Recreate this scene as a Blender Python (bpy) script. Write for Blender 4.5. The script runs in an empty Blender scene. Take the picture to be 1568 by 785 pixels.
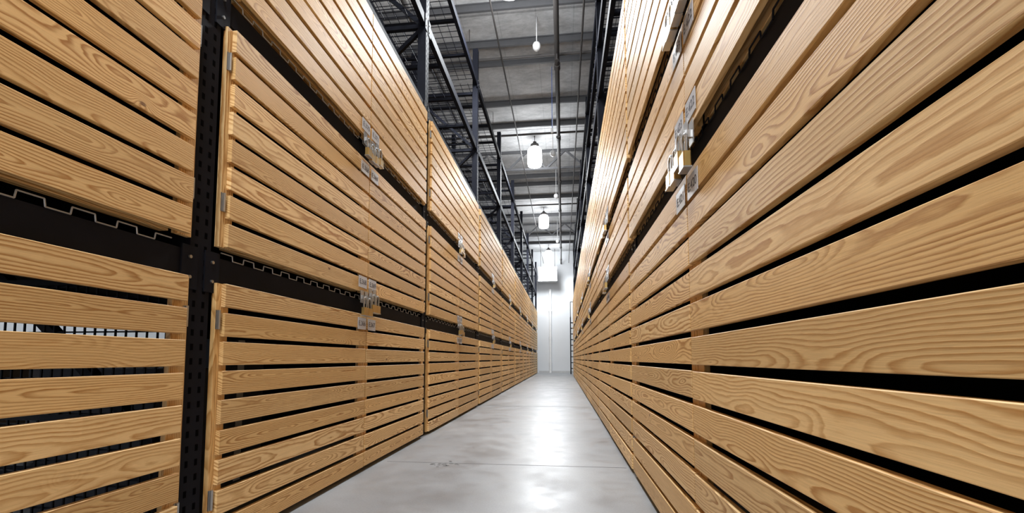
import bpy, math, random
from mathutils import Vector
random.seed(7)
S=bpy.context.scene
COL=S.collection
S.view_settings.view_transform='Standard'

# ---------------------------------------------------------------- materials
def newmat(name):
    m=bpy.data.materials.new(name); m.use_nodes=True
    nt=m.node_tree; b=nt.nodes["Principled BSDF"]
    return m,nt,b
class N:
    def __init__(s,nt): s.nt=nt
    def put(s,sock,v):
        if hasattr(v,'is_output') or isinstance(v,bpy.types.NodeSocket): s.nt.links.new(v,sock)
        else: sock.default_value=v
    def m(s,op,a,b=0.0,c=None):
        n=s.nt.nodes.new('ShaderNodeMath'); n.operation=op
        s.put(n.inputs[0],a); s.put(n.inputs[1],b)
        if c is not None: s.put(n.inputs[2],c)
        return n.outputs[0]
    def comb(s,x,y,z):
        n=s.nt.nodes.new('ShaderNodeCombineXYZ')
        s.put(n.inputs[0],x); s.put(n.inputs[1],y); s.put(n.inputs[2],z); return n.outputs[0]
    def sep(s,v):
        n=s.nt.nodes.new('ShaderNodeSeparateXYZ'); s.put(n.inputs[0],v); return n.outputs
    def noise(s,v,scale=1,detail=2,rough=.5,dist=0):
        n=s.nt.nodes.new('ShaderNodeTexNoise'); s.put(n.inputs['Vector'],v)
        n.inputs['Scale'].default_value=scale; n.inputs['Detail'].default_value=detail
        n.inputs['Roughness'].default_value=rough; n.inputs['Distortion'].default_value=dist
        return n.outputs[0]
    def ramp(s,f,stops):
        n=s.nt.nodes.new('ShaderNodeValToRGB'); s.put(n.inputs[0],f)
        e=n.color_ramp.elements
        while len(e)<len(stops): e.new(.5)
        for i,(p,c) in enumerate(stops):
            e[i].position=p; e[i].color=(c[0],c[1],c[2],1) if isinstance(c,tuple) else (c,c,c,1)
        return n.outputs[0]
    def mix(s,f,a,b,mode='MIX'):
        n=s.nt.nodes.new('ShaderNodeMix'); n.data_type='RGBA'; n.blend_type=mode
        s.put(n.inputs[0],f)
        s.put(n.inputs[6],a if not isinstance(a,tuple) else (*a,1)); s.put(n.inputs[7],b if not isinstance(b,tuple) else (*b,1))
        return n.outputs[2]
    def bump(s,h,strength,dist):
        n=s.nt.nodes.new('ShaderNodeBump'); n.inputs['Strength'].default_value=strength
        n.inputs['Distance'].default_value=dist; s.put(n.inputs['Height'],h); return n.outputs[0]
    def obj(s):
        return s.nt.nodes.new('ShaderNodeTexCoord').outputs['Object']

def mk_wood():
    m,nt,b=newmat("pine_wood"); n=N(nt)
    at=nt.nodes.new('ShaderNodeAttribute'); at.attribute_name='bc'
    L,A,Sd=n.sep(at.outputs['Vector'])
    wn=nt.nodes.new('ShaderNodeTexWhiteNoise'); wn.noise_dimensions='1D'; n.put(wn.inputs['W'],Sd)
    r1,r2,r3=n.sep(wn.outputs['Color'])
    wn2=nt.nodes.new('ShaderNodeTexWhiteNoise'); wn2.noise_dimensions='1D'; n.put(wn2.inputs['W'],n.m('ADD',Sd,.371))
    q1,q2,q3=n.sep(wn2.outputs['Color'])
    u=n.m('MULTIPLY',n.m('SUBTRACT',n.m('FRACT',n.m('MULTIPLY_ADD',L,.6,q1)),.5),1.667)
    kv=n.m('ADD',A,n.m('MULTIPLY',n.m('SUBTRACT',q2,.5),.07))
    kd=n.m('SQRT',n.m('ADD',n.m('MULTIPLY',n.m('MULTIPLY',u,u),.35),n.m('MULTIPLY',kv,kv)))
    has=n.m('GREATER_THAN',q3,.84)
    kg=n.m('MULTIPLY',has,n.m('POWER',2.718,n.m('MULTIPLY',n.m('MULTIPLY',kd,kd),-2600.0)))
    km=n.m('MULTIPLY',has,n.ramp(kd,[(.004,1.0),(.008,0.0)]))
    n1=n.noise(n.comb(n.m('MULTIPLY',L,1.9),n.m('MULTIPLY',A,5.0),n.m('MULTIPLY',Sd,7.0)),1,2,.45)
    amp=n.m('MULTIPLY_ADD',q1,.14,.08)
    d=n.m('ADD',n.m('MULTIPLY_ADD',r1,.035,.002),n.m('MULTIPLY',n.m('SUBTRACT',n1,.5),amp))
    d=n.m('ADD',d,n.m('MULTIPLY',kg,.035))
    v=n.m('ADD',A,n.m('MULTIPLY',n.m('SUBTRACT',r2,.5),.08))
    r=n.m('SQRT',n.m('ADD',n.m('MULTIPLY',d,d),n.m('MULTIPLY',v,v)))
    n2=n.noise(n.comb(n.m('MULTIPLY',L,8.0),n.m('MULTIPLY',A,40.0),Sd),1,3,.6)
    fr=n.m('MULTIPLY_ADD',r3,90.0,80.0)
    ring=n.m('ADD',n.m('MULTIPLY',r,fr),n.m('MULTIPLY',n2,1.1))
    f=n.m('FRACT',ring)
    prof=n.ramp(f,[(0,0.0),(.40,.06),(.66,.70),(.86,1.0),(1,0.0)])
    fine=n.noise(n.comb(n.m('MULTIPLY',L,12.0),n.m('MULTIPLY',A,480.0),Sd),1,3,.6)
    broad=n.noise(n.comb(n.m('MULTIPLY',L,2.0),n.m('MULTIPLY',A,30.0),n.m('MULTIPLY',Sd,3.1)),1,2,.5)
    light=n.mix(r3,(.87,.62,.315),(.79,.51,.215))
    dark=n.mix(r2,(.38,.165,.038),(.49,.24,.066))
    fac=n.m('MINIMUM',1.0,n.m('MULTIPLY',prof,n.m('ADD',n.m('MULTIPLY_ADD',broad,1.15,.26),n.m('MULTIPLY',q2,.25))))
    c=n.mix(fac,light,dark)
    g=n.m('ADD',n.m('MULTIPLY_ADD',fine,.40,.80),n.m('MULTIPLY',n.m('SUBTRACT',r1,.5),.32))
    c=n.mix(1.0,c,n.comb(g,g,g),'MULTIPLY')
    c=n.mix(km,c,(.16,.065,.02))
    n.put(b.inputs['Base Color'],c)
    b.inputs['Roughness'].default_value=.5
    b.inputs['Specular IOR Level'].default_value=.3
    n.put(b.inputs['Normal'],n.bump(n.m('ADD',prof,fine),.25,.0006))
    return m
WOOD=mk_wood()

def simple(name,col,rough=.5,metal=0.0,spec=.5,var=.15,scale=8):
    m,nt,b=newmat(name); n=N(nt)
    no=n.noise(n.obj(),scale,4,.6)
    c0=tuple(max(0,x*(1-var)) for x in col); c1=tuple(min(1,x*(1+var)) for x in col)
    n.put(b.inputs['Base Color'],n.mix(no,c0,c1))
    b.inputs['Roughness'].default_value=rough; b.inputs['Metallic'].default_value=metal
    b.inputs['Specular IOR Level'].default_value=spec
    return m
RACK=simple("rack_black_paint",(.008,.009,.015),.7,0,.15,.4)
HOLE=simple("slot_shade",(.001,.001,.0015),.9,0,.05)  # near-black colour paints the shade inside the post slots
WIRE=simple("galvanized_wire",(.38,.39,.41),.4,.3)
STEEL=simple("zinc_steel",(.5,.5,.5),.3,.9)
BRASS=simple("brass",(.62,.42,.15),.3,.9)
DARK=simple("interior_shade_board",(.010,.009,.008),.9,0,.1)  # near-black colour stands in for the unlit locker interior
WHITE=simple("white_enamel",(.8,.8,.8),.4)
PAPER=simple("label_plastic",(.55,.56,.60),.35)
INK=simple("label_ink",(.03,.03,.05),.6)
BLUE=simple("blue_grille",(.12,.2,.55),.5)
PIPE=simple("dark_pipe",(.05,.045,.043),.6,.1)
JOIST=simple("joist_grey",(.075,.075,.08),.6)
CRATE=simple("crate_board",(.6,.36,.15),.7,var=.3,scale=5)
CARD=simple("cardboard",(.22,.15,.09),.8)
BLANK=simple("moving_blanket",(.05,.055,.07),.95)

def mk_floor():
    m,nt,b=newmat("polished_concrete"); n=N(nt); o=n.obj()
    a=n.noise(o,.9,6,.6,.4); c=n.noise(o,4,8,.68); s=n.noise(o,110,3,.65)
    col=n.ramp(a,[(.3,(.225,.235,.25)),(.5,(.272,.28,.292)),(.7,(.325,.332,.34))])
    k=n.m('MULTIPLY_ADD',c,.55,.50); k=n.m('ADD',k,n.m('MULTIPLY',s,.42))
    col=n.mix(1.0,col,n.comb(k,k,k),'MULTIPLY')
    ox,oy,oz=n.sep(o)
    p=n.noise(n.comb(n.m('MULTIPLY',ox,6.0),n.m('MULTIPLY',oy,8.0),0.0),1,6,.75)
    col=n.mix(n.ramp(p,[(.66,0.0),(.78,.45)]),col,(.14,.14,.14))
    n.put(b.inputs['Base Color'],col)
    rr=n.ramp(c,[(.35,.30),(.65,.50)]); n.put(b.inputs['Roughness'],rr)
    b.inputs['Specular IOR Level'].default_value=.45
    n.put(b.inputs['Normal'],n.bump(n.noise(o,7,4,.6),.08,.003))
    return m
FLOOR=mk_floor()
JOINT=simple("control_joint",(.14,.14,.14),.8)
def mk_ceiling():
    m,nt,b=newmat("ceiling_deck"); n=N(nt); o=n.obj()
    x,y,z=n.sep(o)
    a=n.noise(n.comb(n.m('MULTIPLY',x,1.1),n.m('MULTIPLY',y,2.6),0.0),1,9,.8)
    a2=n.noise(n.comb(n.m('MULTIPLY',x,9.0),n.m('MULTIPLY',y,16.0),0.0),1,4,.7)
    fx=n.m('FRACT',n.m('MULTIPLY',y,1/1.2)); seam=n.m('LESS_THAN',fx,.035)
    fy=n.m('FRACT',n.m('MULTIPLY',x,1/.6)); rib=n.m('LESS_THAN',fy,.03)
    col=n.ramp(a,[(.3,(.27,.27,.275)),(.5,(.46,.46,.465)),(.7,(.66,.66,.665))])
    k=n.m('SUBTRACT',n.m('MULTIPLY_ADD',a2,.5,.75),n.m('ADD',n.m('MULTIPLY',seam,.4),n.m('MULTIPLY',rib,.15)))
    n.put(b.inputs['Base Color'],n.mix(1.0,col,n.comb(k,k,k),'MULTIPLY'))
    b.inputs['Roughness'].default_value=.8
    return m
CEIL=mk_ceiling()
WALL=simple("painted_white_wall",(.68,.695,.715),.7,var=.06,scale=1)
def emis(name,col,st):
    m,nt,b=newmat(name); b.inputs['Base Color'].default_value=(*col,1)
    b.inputs['Emission Color'].default_value=(*col,1); b.inputs['Emission Strength'].default_value=st
    return m
GLOW=emis("lamp_lens",(.95,.98,1.0),22)

# ---------------------------------------------------------------- mesh builder
class MB:
    def __init__(s): s.v=[];s.f=[];s.mi=[];s.bc=[];s.mats=[]
    def mat(s,m):
        if m not in s.mats: s.mats.append(m)
        return s.mats.index(m)
    def box(s,x0,x1,y0,y1,z0,z1,m):
        if x0>x1:x0,x1=x1,x0
        i=len(s.v); k=s.mat(m)
        s.v+=[(x0,y0,z0),(x1,y0,z0),(x1,y1,z0),(x0,y1,z0),(x0,y0,z1),(x1,y0,z1),(x1,y1,z1),(x0,y1,z1)]
        s.bc+=[(0,0,0)]*8
        for q in [(0,3,2,1),(4,5,6,7),(0,1,5,4),(1,2,6,5),(2,3,7,6),(3,0,4,7)]:
            s.f.append([i+a for a in q]); s.mi.append(k)
    def board(s,x0,x1,y0,y1,z0,z1,axis,ch=.0014,m=None):
        """chamfered wooden board, grain along axis 'Y' or 'Z' or 'X'"""
        if x0>x1:x0,x1=x1,x0
        k=s.mat(m or WOOD); i=len(s.v); seed=random.uniform(0,90)
        if axis=='Y': a0,a1,c0,c1,l0,l1=x0,x1,z0,z1,y0,y1
        elif axis=='Z': a0,a1,c0,c1,l0,l1=x0,x1,y0,y1,z0,z1
        else: a0,a1,c0,c1,l0,l1=y0,y1,z0,z1,x0,x1
        sec=[(a0+ch,c0),(a1-ch,c0),(a1,c0+ch),(a1,c1-ch),(a1-ch,c1),(a0+ch,c1),(a0,c1-ch),(a0,c0+ch)]
        cm=(c0+c1)/2
        for l in (l0,l1):
            for (a,c) in sec:
                p={'Y':(a,l,c),'Z':(a,c,l),'X':(l,a,c)}[axis]
                s.v.append(p); s.bc.append((l+seed,c-cm+(a-a0)*.4,seed))
        for j in range(8):
            q=[i+j,i+(j+1)%8,i+8+(j+1)%8,i+8+j]; s.f.append(q); s.mi.append(k)
        s.f.append([i+j for j in range(8)][::-1]); s.mi.append(k)
        s.f.append([i+8+j for j in range(8)]); s.mi.append(k)
    def bar(s,p,q,w,m,n=4,h=None):
        p=Vector(p);q=Vector(q);d=(q-p)
        if d.length<1e-6:return
        d.normalize(); up=Vector((0,0,1)) if abs(d.z)<.95 else Vector((0,1,0))
        a=d.cross(up).normalized(); b=a.cross(d).normalized(); h=h or w
        i=len(s.v);k=s.mat(m)
        for c in (p,q):
            for j in range(n):
                t=2*math.pi*(j+.5)/n; sc=1/math.cos(math.pi/n) if n==4 else 1
                s.v.append(tuple(c+a*math.cos(t)*w/2*sc+b*math.sin(t)*h/2*sc)); s.bc.append((0,0,0))
        for j in range(n):
            s.f.append([i+j,i+(j+1)%n,i+n+(j+1)%n,i+n+j]); s.mi.append(k)
        s.f.append([i+j for j in range(n)][::-1]); s.mi.append(k)
        s.f.append([i+n+j for j in range(n)]); s.mi.append(k)
    def lathe(s,c,prof,m,n=24):
        i=len(s.v);k=s.mat(m)
        for (r,z) in prof:
            for j in range(n):
                t=2*math.pi*j/n; s.v.append((c[0]+r*math.cos(t),c[1]+r*math.sin(t),c[2]+z)); s.bc.append((0,0,0))
        for a in range(len(prof)-1):
            for j in range(n):
                s.f.append([i+a*n+j,i+a*n+(j+1)%n,i+(a+1)*n+(j+1)%n,i+(a+1)*n+j]); s.mi.append(k)
    def make(s,name,parent=None,smooth=False):
        me=bpy.data.meshes.new(name); 
        xs=[v[0] for v in s.v];ys=[v[1] for v in s.v];zs=[v[2] for v in s.v]
        o=Vector(((min(xs)+max(xs))/2,(min(ys)+max(ys))/2,min(zs)))
        if parent is not None: o=Vector((0,0,0))
        me.from_pydata([tuple(Vector(v)-o) for v in s.v],[],s.f)
        for m in s.mats: me.materials.append(m)
        me.polygons.foreach_set('material_index',s.mi)
        at=me.attributes.new('bc','FLOAT_VECTOR','POINT')
        at.data.foreach_set('vector',[c for b in s.bc for c in b])
        import bmesh
        bm=bmesh.new(); bm.from_mesh(me); bmesh.ops.recalc_face_normals(bm,faces=bm.faces); bm.to_mesh(me); bm.free()
        if smooth: me.polygons.foreach_set('use_smooth',[True]*len(me.polygons))
        me.update()
        ob=bpy.data.objects.new(name,me); COL.objects.link(ob)
        ob.location=o
        if parent is not None:
            ob.parent=parent; ob.matrix_parent_inverse=parent.matrix_world.inverted()
        return ob
def empty(name,loc=(0,0,0)):
    e=bpy.data.objects.new(name,None); COL.objects.link(e); e.empty_display_size=.2
    e.location=(0,0,0); return e

# ---------------------------------------------------------------- shell
ZC=6.15; YW=22.4; XL=-9.0; XR=7.0; YB=-6.0
b=MB(); b.box(XL,XR,YB,YW,-.1,0,FLOOR); fl=b.make("floor")
b=MB()
for y in (-1.2,2.97,6.6,10.6,14.6,18.6): b.box(-1.2,.40,y,y+.004,.0003,.0010,JOINT)
b.make("floor_control_joint")
b=MB(); random.seed(3)
for k in range(16):
    cx,cy=-.79+random.gauss(0,.05),2.93+random.gauss(0,.03); r=random.uniform(.004,.014)
    b.lathe((cx,cy,0),[(r*1.3,.0004),(r,.0012),(0,.0012)],JOINT,8)
b.make("floor_patch"); random.seed(7)
b=MB(); b.box(XL,XR,YB+4,YW,ZC,ZC+.15,CEIL); b.make("ceiling")
b=MB(); b.box(XL,XR,YW,YW+.15,0,ZC,WALL); b.make("wall_back")
b=MB(); b.box(XL-.15,XL,YB,YW,0,ZC,WALL); b.make("wall_left")
b=MB(); b.box(XR,XR+.15,YB,YW,0,ZC,WALL); b.make("wall_right")

def joist(y,zt=ZC-.005,depth=.5,name="ceiling_joist"):
    b=MB()
    b.bar((XL+.05,y,zt-.03),(XR-.05,y,zt-.03),.06,JOIST)
    b.bar((XL+.05,y,zt-depth),(XR-.05,y,zt-depth),.05,JOIST)
    x=XL+.1;up=True
    while x<XR-.6:
        z0,z1=(zt-.03,zt-depth) if up else (zt-depth,zt-.03)
        b.bar((x,y,z0),(x+.5,y,z1),.045,JOIST); x+=.5; up=not up
    b.make(name)
def purlin(y):
    b=MB(); b.box(XL+.05,XR-.05,y-.02,y+.02,ZC-.12,ZC-.02,JOIST); b.box(XL+.05,XR-.05,y-.035,y+.035,ZC-.02,ZC-.003,JOIST)
    b.make("ceiling_purlin")
for y in (5.2,6.4,7.2,7.7,9.0,9.9,12.8,13.4,14.5,16.4,19.0,20.4): purlin(y)
for y in (11.3,17.6): joist(y)
def pipe(p,q,w,name,mat=PIPE,heads=True):
    b=MB(); b.bar(p,q,w,mat,12)
    if heads:
        y=p[1]+1
        while y<q[1]-.5:
            b.bar((p[0],y,p[2]-w/2),(p[0],y,p[2]-.14),.02,mat,8)
            b.lathe((p[0],y,p[2]-.15),[(.0,0),(.035,0),(.035,.006),(0,.006)],mat,12)
            b.bar((p[0],y,p[2]),(p[0],y,ZC-.005),.012,mat,6)
            b.bar((p[0],y+.3,p[2]),(p[0],y+.42,p[2]),w*1.3,mat,12)
            y+=2.4
    b.make(name)
pipe((-.06,-1.5,ZC-.64),(-.06,YW-.02,ZC-.64),.08,"sprinkler_pipe")
pipe((.32,-1.5,ZC-.60),(.32,YW-.02,ZC-.60),.03,"electrical_conduit",heads=False)
pipe((-.95,-1.5,ZC-.60),(-.95,YW-.02,ZC-.60),.025,"electrical_conduit",heads=False)
pipe((-2.1,-1.5,ZC-.64),(-2.1,YW-.02,ZC-.64),.07,"sprinkler_pipe")
for y in (6.9,9.4,13.9,18.4):
    b=MB(); b.bar((-6,y,ZC-.55),(5,y,ZC-.55),.045,PIPE,10)
    for x in (-4,-1.5,1.4,4): b.bar((x,y,ZC-.55),(x,y,ZC-.005),.012,PIPE,6)
    b.make("sprinkler_branch_pipe")
b=MB(); b.bar((-.17,8.0,4.95),(-.17,8.0,ZC-.005),.012,BLUE,8); b.lathe((-.17,8.0,4.87),[(0,.09),(.022,.085),(.022,0),(0,0)],WHITE,12); b.make("drop_cable")
for (x,y,z) in ((-.38,6.75,5.62),(-.19,9.7,5.25),(-.16,12.2,5.2),(-.18,17,5.2)):
    b=MB(); b.bar((x,y,z+.08),(x,y,ZC-.004),.014,WHITE,8)
    b.lathe((x,y,z),[(0,.09),(.05,.085),(.065,.05),(.06,.0),(.035,-.03),(0,-.035)],WHITE,20)
    b.make("occupancy_sensor",smooth=True)

def highbay(x,y,z,power):
    e=empty("high_bay_light")
    b=MB()
    b.lathe((x,y,z),[(0,.36),(.04,.36),(.05,.31),(.10,.29),(.11,.20),(.0,.20)],PIPE)
    b.bar((x,y,z+.36),(x,y,ZC-.004),.015,PIPE,8)
    b.make("housing",e,True)
    b=MB(); b.lathe((x,y,z),[(0.0,.199),(.13,.199),(.17,.14),(.175,-.17),(.16,-.24),(0,-.25)],GLOW); b.make("lens",e,True)
    # the fixture throws most light downwards (reflector), a little sideways/up
    for kind,pw in (("SPOT",power*.9),("POINT",power*.22)):
        l=bpy.data.lights.new("lamp",kind); l.energy=pw; l.shadow_soft_size=.3; l.color=(.93,.97,1)
        if kind=="SPOT": l.spot_size=math.radians(172); l.spot_blend=.25
        lo=bpy.data.objects.new("lamp",l); COL.objects.link(lo); lo.location=(x,y,z-.62); lo.parent=e
for y in (-4.9,.2,5.35,10.55,15.7,21.0): highbay(-.65,y,5.64,410)
for y in (4.9,14.9): highbay(-6,y,5.64,350)

# ---------------------------------------------------------------- racks
def wirewave(b,x,y0,y1,z,mat):
    y=y0;p=.06;hi=True;pts=[]
    while y<y1-p:
        zz=z+.026 if hi else z+.006
        pts.append((x,y,zz));pts.append((x,y+p*.95,zz)); y+=p; hi=not hi
    for a,c in zip(pts[:-1],pts[1:]): b.bar(a,c,.0045,mat,6)
def rack(s,face,posts,ztop,beams,decks=(),solid=(),wave=(),depth=1.1,back=0,z_panel=3.1,holes=True,wmat=None,bh=.045,name="pallet_rack"):
    e=empty(name); X=lambda t:face+s*t
    b=MB(); hb=MB(); nh=0
    for i,y in enumerate(posts):
        for t0 in (.036,depth-.08):
            b.box(X(t0),X(t0+.006),y-.045,y+.045,0,ztop,RACK)
            b.box(X(t0+.006),X(t0+.08),y-.045,y-.040,0,ztop,RACK)
            b.box(X(t0+.006),X(t0+.08),y+.040,y+.045,0,ztop,RACK)
            b.box(X(t0-.004) if t0>.5 else X(t0),X(t0+.1),y-.06,y+.06,0,.008,RACK)
        if holes and i<5:
            z=.08
            while z<ztop-.05:
                for dy in (-.02,.02):
                    yy=y+dy
                    hb.box(X(.0355),X(.036),yy-.006,yy+.006,z,z+.022,HOLE); nh+=1  # dark patch on the post face instead of a cut opening
                z+=.05
        z=.3;k=0
        while z<ztop-.1:
            b.bar((X(.1),y,z),(X(depth-.08),y,z),.04,RACK)
            if z+.9<ztop:
                p,q=(X(.1),y,z+.03),(X(depth-.08),y,z+.87)
                if k%2: p,q=(X(depth-.08),y,z+.03),(X(.1),y,z+.87)
                b.bar(p,q,.035,RACK)
            z+=.9;k+=1
    for ya,yb in zip(posts[:-1],posts[1:]):
        for z in beams:
            for t0 in (.038,depth-.09):
                b.box(X(t0),X(t0+.045),ya+.046,yb-.046,z-bh,z+bh,RACK)
            for yy in (ya+.046,yb-.052):
                b.box(X(.030),X(.036),yy-.03,yy+.036,z-.09,z+.06,RACK)
                b.bar((X(.024),yy,z+.02),(X(.030),yy,z+.02),.012,STEEL,8)
                b.bar((X(.024),yy,z-.05),(X(.030),yy,z-.05),.012,STEEL,8)
    b.make("frame",e)
    if nh: hb.make("slots",e)
    if decks:
        w=MB()
        for ya,yb in zip(posts[:-1],posts[1:]):
            for z in decks:
                y=ya+.08
                while y<yb-.05:
                    w.box(X(.05),X(depth-.02),y-.003,y+.003,z+.046,z+.052,RACK); y+=.1
                t=.09
                while t<depth-.03:
                    w.box(X(t),X(t+.006),ya+.05,yb-.05,z+.052,z+.058,RACK); t+=.12
                for k in range(1,4):
                    yy=ya+(yb-ya)*k/4; w.box(X(.09),X(depth-.09),yy-.02,yy+.02,z+.01,z+.045,RACK)
        w.make("wire_deck",e)
    w=MB();n=0  # added decks, back and sides that block light behind the slats
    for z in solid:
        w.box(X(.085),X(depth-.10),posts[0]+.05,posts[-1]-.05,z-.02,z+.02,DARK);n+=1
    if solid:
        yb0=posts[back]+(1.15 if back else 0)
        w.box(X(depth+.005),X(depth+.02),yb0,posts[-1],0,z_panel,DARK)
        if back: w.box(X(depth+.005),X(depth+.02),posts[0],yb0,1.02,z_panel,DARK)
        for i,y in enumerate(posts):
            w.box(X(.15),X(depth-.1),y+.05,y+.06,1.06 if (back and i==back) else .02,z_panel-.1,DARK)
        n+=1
    if n: w.make("light_block_panels",e)
    w=MB();n=0
    for z in wave:
        for ya,yb in zip(posts[:6],posts[1:7]): wirewave(w,X(.033),ya+.09,yb-.09,z+bh-.005,wmat or WIRE); n+=1
    if n: w.make("deck_wire_edge",e)
    return e

LF=-1.24; RF=.413
PL=[1.42+2.55*k for k in range(-2,9)]
PR=[2.80+2.60*k for k in range(-2,7)]
rack(-1,LF,PL,5.5,(1.03,2.04,3.06,3.92,4.95),decks=(3.92,4.95),solid=(1.03,2.04,3.06),wave=(1.03,2.04),back=2)
rack(+1,RF,PR,5.5,(1.372,1.912,3.14,3.95,4.6,5.2),decks=(3.95,5.2),solid=(1.375,1.915,3.14),wave=(1.36,1.90),z_panel=3.2,wmat=RACK,bh=.054)
rack(-1,-2.50,PL[1:],5.5,(3.06,3.92,4.95),decks=(3.92,4.95),holes=False)
rack(+1,1.60,PR[1:],5.5,(3.14,3.95,4.95),decks=(3.95,4.95),holes=False)
for (y,z,w,h) in ((3.0,3.98,1.0,.7),(4.6,5.01,1.1,.55),(5.6,5.01,.9,.6),(6.9,3.98,1.3,.75),(9.8,5.01,1.2,.55)):
    b=MB()
    x0,x1=-2.75,-3.4
    k=0; zz=z+.06
    while zz<z+h:
        b.board(x0,x0-.02,y,y+w,zz,zz+.09,'Y'); b.board(x1,x1+.02,y,y+w,zz,zz+.09,'Y')
        b.board(x0-.02,x1+.02,y,y+.02,zz,zz+.09,'X'); b.board(x0-.02,x1+.02,y+w-.02,y+w,zz,zz+.09,'X')
        zz+=.11
    for xx in (x0-.021,x1+.05):
        for yy in (y+.021,y+w-.055): b.board(xx,xx-.03,yy,yy+.035,z+.058,z+h,'Z')
    b.box(x0-.02,x1+.02,y+.02,y+w-.02,z+.058,z+.075,CRATE)
    b.make("wooden_crate")

# ---------------------------------------------------------------- lockers
def text(parent,txt,x,y,z,s,size):
    c=bpy.data.curves.new("label_text",'FONT'); c.body=txt; c.size=size; c.align_x='CENTER'; c.align_y='CENTER'; c.extrude=.0002
    c.materials.append(INK)
    o=bpy.data.objects.new("label_text",c); COL.objects.link(o); o.location=(x,y,z)
    o.rotation_euler=(math.pi/2,0,math.pi/2 if s<0 else -math.pi/2)
    o.parent=parent; o.matrix_parent_inverse=parent.matrix_world.inverted()
cnt=[360]
TW=.055;TH=.036
def locker(s,face,y0,y1,z0,z1,n,extL=0,extR=0,seam=None,tags=(),near=False):
    X=lambda t:face+s*t
    b=MB(); pitch=(z1-z0+.021)/n; sh=pitch-.021
    for k in range(n):
        zz=z0+k*pitch+random.uniform(-.0015,.0015); j=random.uniform(-.0006,.0018)
        b.board(X(j),X(.019),y0+extL+random.uniform(0,.003),y1-extR-random.uniform(0,.003),zz,zz+sh,'Y')
    for (a,c) in ((y0,y0+.062),(y1-.062,y1)):
        b.board(X(.0195),X(.038),a,c,z0-.004,z1+.0,'Z')
    for zz in (z0,z1-.06):
        b.board(X(.040),X(.075),y0+.07,y1-.07,zz,zz+.05,'Y')
    for zz in (z0+.13,z1-.17):
        yy=y0+extL*.5 if seam==1 else y1-extR*.5
        b.box(X(.016),X(.0195),yy-.010,yy+.010,zz,zz+.07,STEEL)
        b.bar((X(.012),yy,zz),(X(.012),yy,zz+.07),.009,STEEL,8)
    pos=[]
    for zz in tags:
        ty=(y1-.012-TW) if seam==1 else (y0+.012+TW)
        b.box(X(-.0030),X(-.0012),ty-TW,ty+TW,zz-TH,zz+TH,PAPER); pos.append((ty,zz))
    ob=b.make("slatted_wooden_locker")
    if near:
        bpy.context.view_layer.update()
        for ty,zz in pos: text(ob,"E.%d"%cnt[0],X(-.0034),ty,zz,s,.042)
    cnt[0]+=1
def padlock(s,face,y,z,tilt=0,k=1.5):
    X=lambda t:face+s*t*(k if t<0 else 1)
    b=MB()
    b.box(X(-.0045),X(-.0022),y-.014*k,y+.014*k,z+.008*k,z+.060*k,STEEL)
    b.box(X(-.012),X(-.0045),y-.004*k,y+.004*k,z+.024*k,z+.040*k,STEEL)
    b.board(X(-.026),X(-.010),y-.019*k+tilt,y+.019*k+tilt,z-.045*k,z-.012*k,'Z',.003,BRASS)
    b.box(X(-.027),X(-.009),y-.0195*k+tilt,y+.0195*k+tilt,z-.047*k,z-.044*k,STEEL)
    pts=[]
    R=.0125*k
    pts.append((X(-.018),y+tilt-R,z-.012*k))
    for i in range(9):
        a=math.pi-math.pi*i/8; pts.append((X(-.018),y+tilt*.5+R*math.cos(a),z+.018*k+R*math.sin(a)))
    pts.append((X(-.018),y+tilt+R,z-.012*k))
    for p,q in zip(pts[:-1],pts[1:]): b.bar(p,q,.0065*k,STEEL,8)
    b.make("padlock")

LZ=[(.03,.978,9),(1.118,1.965,8),(2.12,3.0,8)]
RZ=[(.03,1.312,12),(1.445,1.85,4),(1.98,3.08,10)]
for side,face,posts,levels,d in ((-1,LF,PL,LZ,.06),(1,RF,PR,RZ,.022)):
    ext=.022 if side<0 else 0.004
    for i,(ya,yb) in enumerate(zip(posts[:-1],posts[1:])):
        ym=(ya+yb)/2
        if yb<-.5: continue
        near=(i<4)
        for li,(z0,z1,n) in enumerate(levels):
            tg=[]
            if li<2: tg.append(z1-.06)
            if li>0: tg.append(z0+.06)
            locker(side,face,ya+d,ym-.004,z0,z1,n,ext,0,1,tg,near)
            locker(side,face,ym+.004,yb-d,z0,z1,n,0,ext,2,tg,near)
            if li<2:
                zt=(z1+levels[li+1][0])/2
                for dy in (-.085,-.025,.035,.095) if near else (-.05,.05):
                    padlock(side,face,ym+dy,zt+random.uniform(-.02,.02),random.uniform(-.004,.004))

# wire mesh dividers in the nearest lower left bay
b=MB()
x=-1.36
while x>-2.32:
    b.box(x,x-.005,1.352,1.357,.02,.96,RACK); x-=.04
z=.03
while z<.97:
    b.box(-1.36,-2.32,1.358,1.363,z,z+.005,RACK); z+=.04
for z in (.02,.49,.955): b.box(-1.36,-2.32,1.335,1.351,z,z+.02,RACK)
b.make("wire_mesh_partition")
random.seed(11)
for (y0,y1,x0,x1,h,m) in ((-.9,-.1,-1.5,-2.1,.5,CARD),(1.6,2.0,-1.6,-2.15,.66,BLANK),(2.05,2.45,-1.75,-2.2,.80,BLANK),
                          (1.7,2.3,-2.7,-3.4,.66,CARD),(2.4,2.9,-2.7,-3.3,.78,CARD),(3.0,3.7,-2.7,-3.4,.66,BLANK)):  # boxes in the row behind added to block bright background in slat gaps
    b=MB(); b.board(x0,x1,y0,y1,.002,h,'Z',.012,m)
    b.box(x0+.0012,x1-.0012,(y0+y1)/2-.025,(y0+y1)/2+.025,.05,h+.001,PAPER)
    b.make("storage_box")
random.seed(7)

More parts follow.
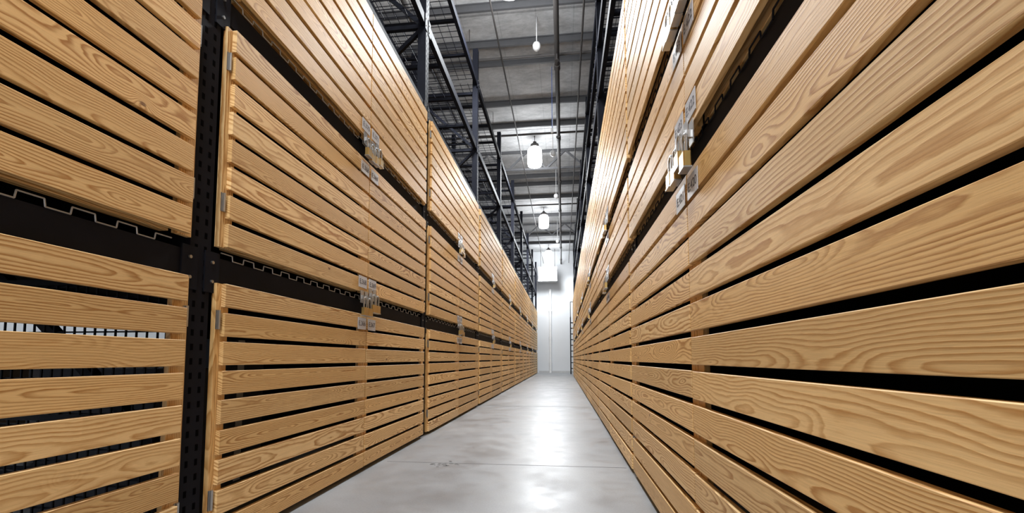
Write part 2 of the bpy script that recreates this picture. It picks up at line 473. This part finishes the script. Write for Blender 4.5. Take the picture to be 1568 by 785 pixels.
# ---------------------------------------------------------------- far end
b=MB(); x,y,z=-.72,21.6,4.85
b.box(x-.45,x+.45,y,y+.5,z-.33,z+.33,WHITE)
b.box(x-.47,x+.47,y-.01,y,z+.29,z+.35,WHITE); b.box(x-.47,x+.47,y-.01,y,z-.35,z-.29,WHITE)
for k in range(24):
    a0=2*math.pi*k/24;a1=2*math.pi*(k+1)/24
    b.bar((x+.2*math.cos(a0),y-.012,z+.2*math.sin(a0)),(x+.2*math.cos(a1),y-.012,z+.2*math.sin(a1)),.03,BLUE)
for k in range(-5,6):
    hh=math.sqrt(max(0,.04-(k*.035)**2)); b.bar((x+k*.035,y-.008,z-hh),(x+k*.035,y-.008,z+hh),.024,BLUE)
for dx in (-.35,.35): b.bar((x+dx,y+.25,z+.33),(x+dx,y+.25,ZC-.004),.02,PIPE,8)
b.make("unit_heater")
b=MB(); b.bar((-.62,YW-.1,0),(-.62,YW-.1,4.2),.12,WHITE,16)
for z in (.5,1.8,3.1): b.box(-.70,-.54,YW-.10,YW-.005,z,z+.05,WHITE)
b.make("downpipe")
b=MB(); b.box(-1.2,.6,YW-.012,YW,0,.1,simple("base_grey",(.5,.5,.5))); b.make("baseboard_back")
b=MB(); x0,x1=.35,.9
for xx in (x0,x1):
    b.bar((xx,20.0,0.02),(xx,20.45,2.6),.05,RACK,8); b.bar((xx,20.5,0.02),(xx,20.5,2.6),.05,RACK,8)
for k in range(9):
    b.box(x0,x1,20.0+.05*k,20.18+.05*k,.25+.26*k,.285+.26*k,RACK)
for xx in (x0,x1): b.bar((xx,20.0,2.6),(xx,20.5,2.6),.03,RACK,8); b.bar((xx,20.4,3.3),(xx,20.5,2.6),.03,RACK,8)
b.bar((x0,20.4,3.3),(x1,20.4,3.3),.03,RACK,8)
b.make("rolling_ladder")

# ---------------------------------------------------------------- world + camera
w=bpy.data.worlds.new("World"); S.world=w; w.use_nodes=True
w.node_tree.nodes["Background"].inputs[0].default_value=(.98,.99,1,1)
w.node_tree.nodes["Background"].inputs[1].default_value=1.95
cam=bpy.data.cameras.new("camera"); co=bpy.data.objects.new("camera",cam); COL.objects.link(co)
co.location=(0,0,.7); co.rotation_euler=(math.radians(90+3.79),0,math.radians(6.54))
cam.sensor_width=36; cam.sensor_fit='HORIZONTAL'; cam.lens=36*680/1568; cam.shift_y=.0711; cam.clip_start=.01
S.camera=co
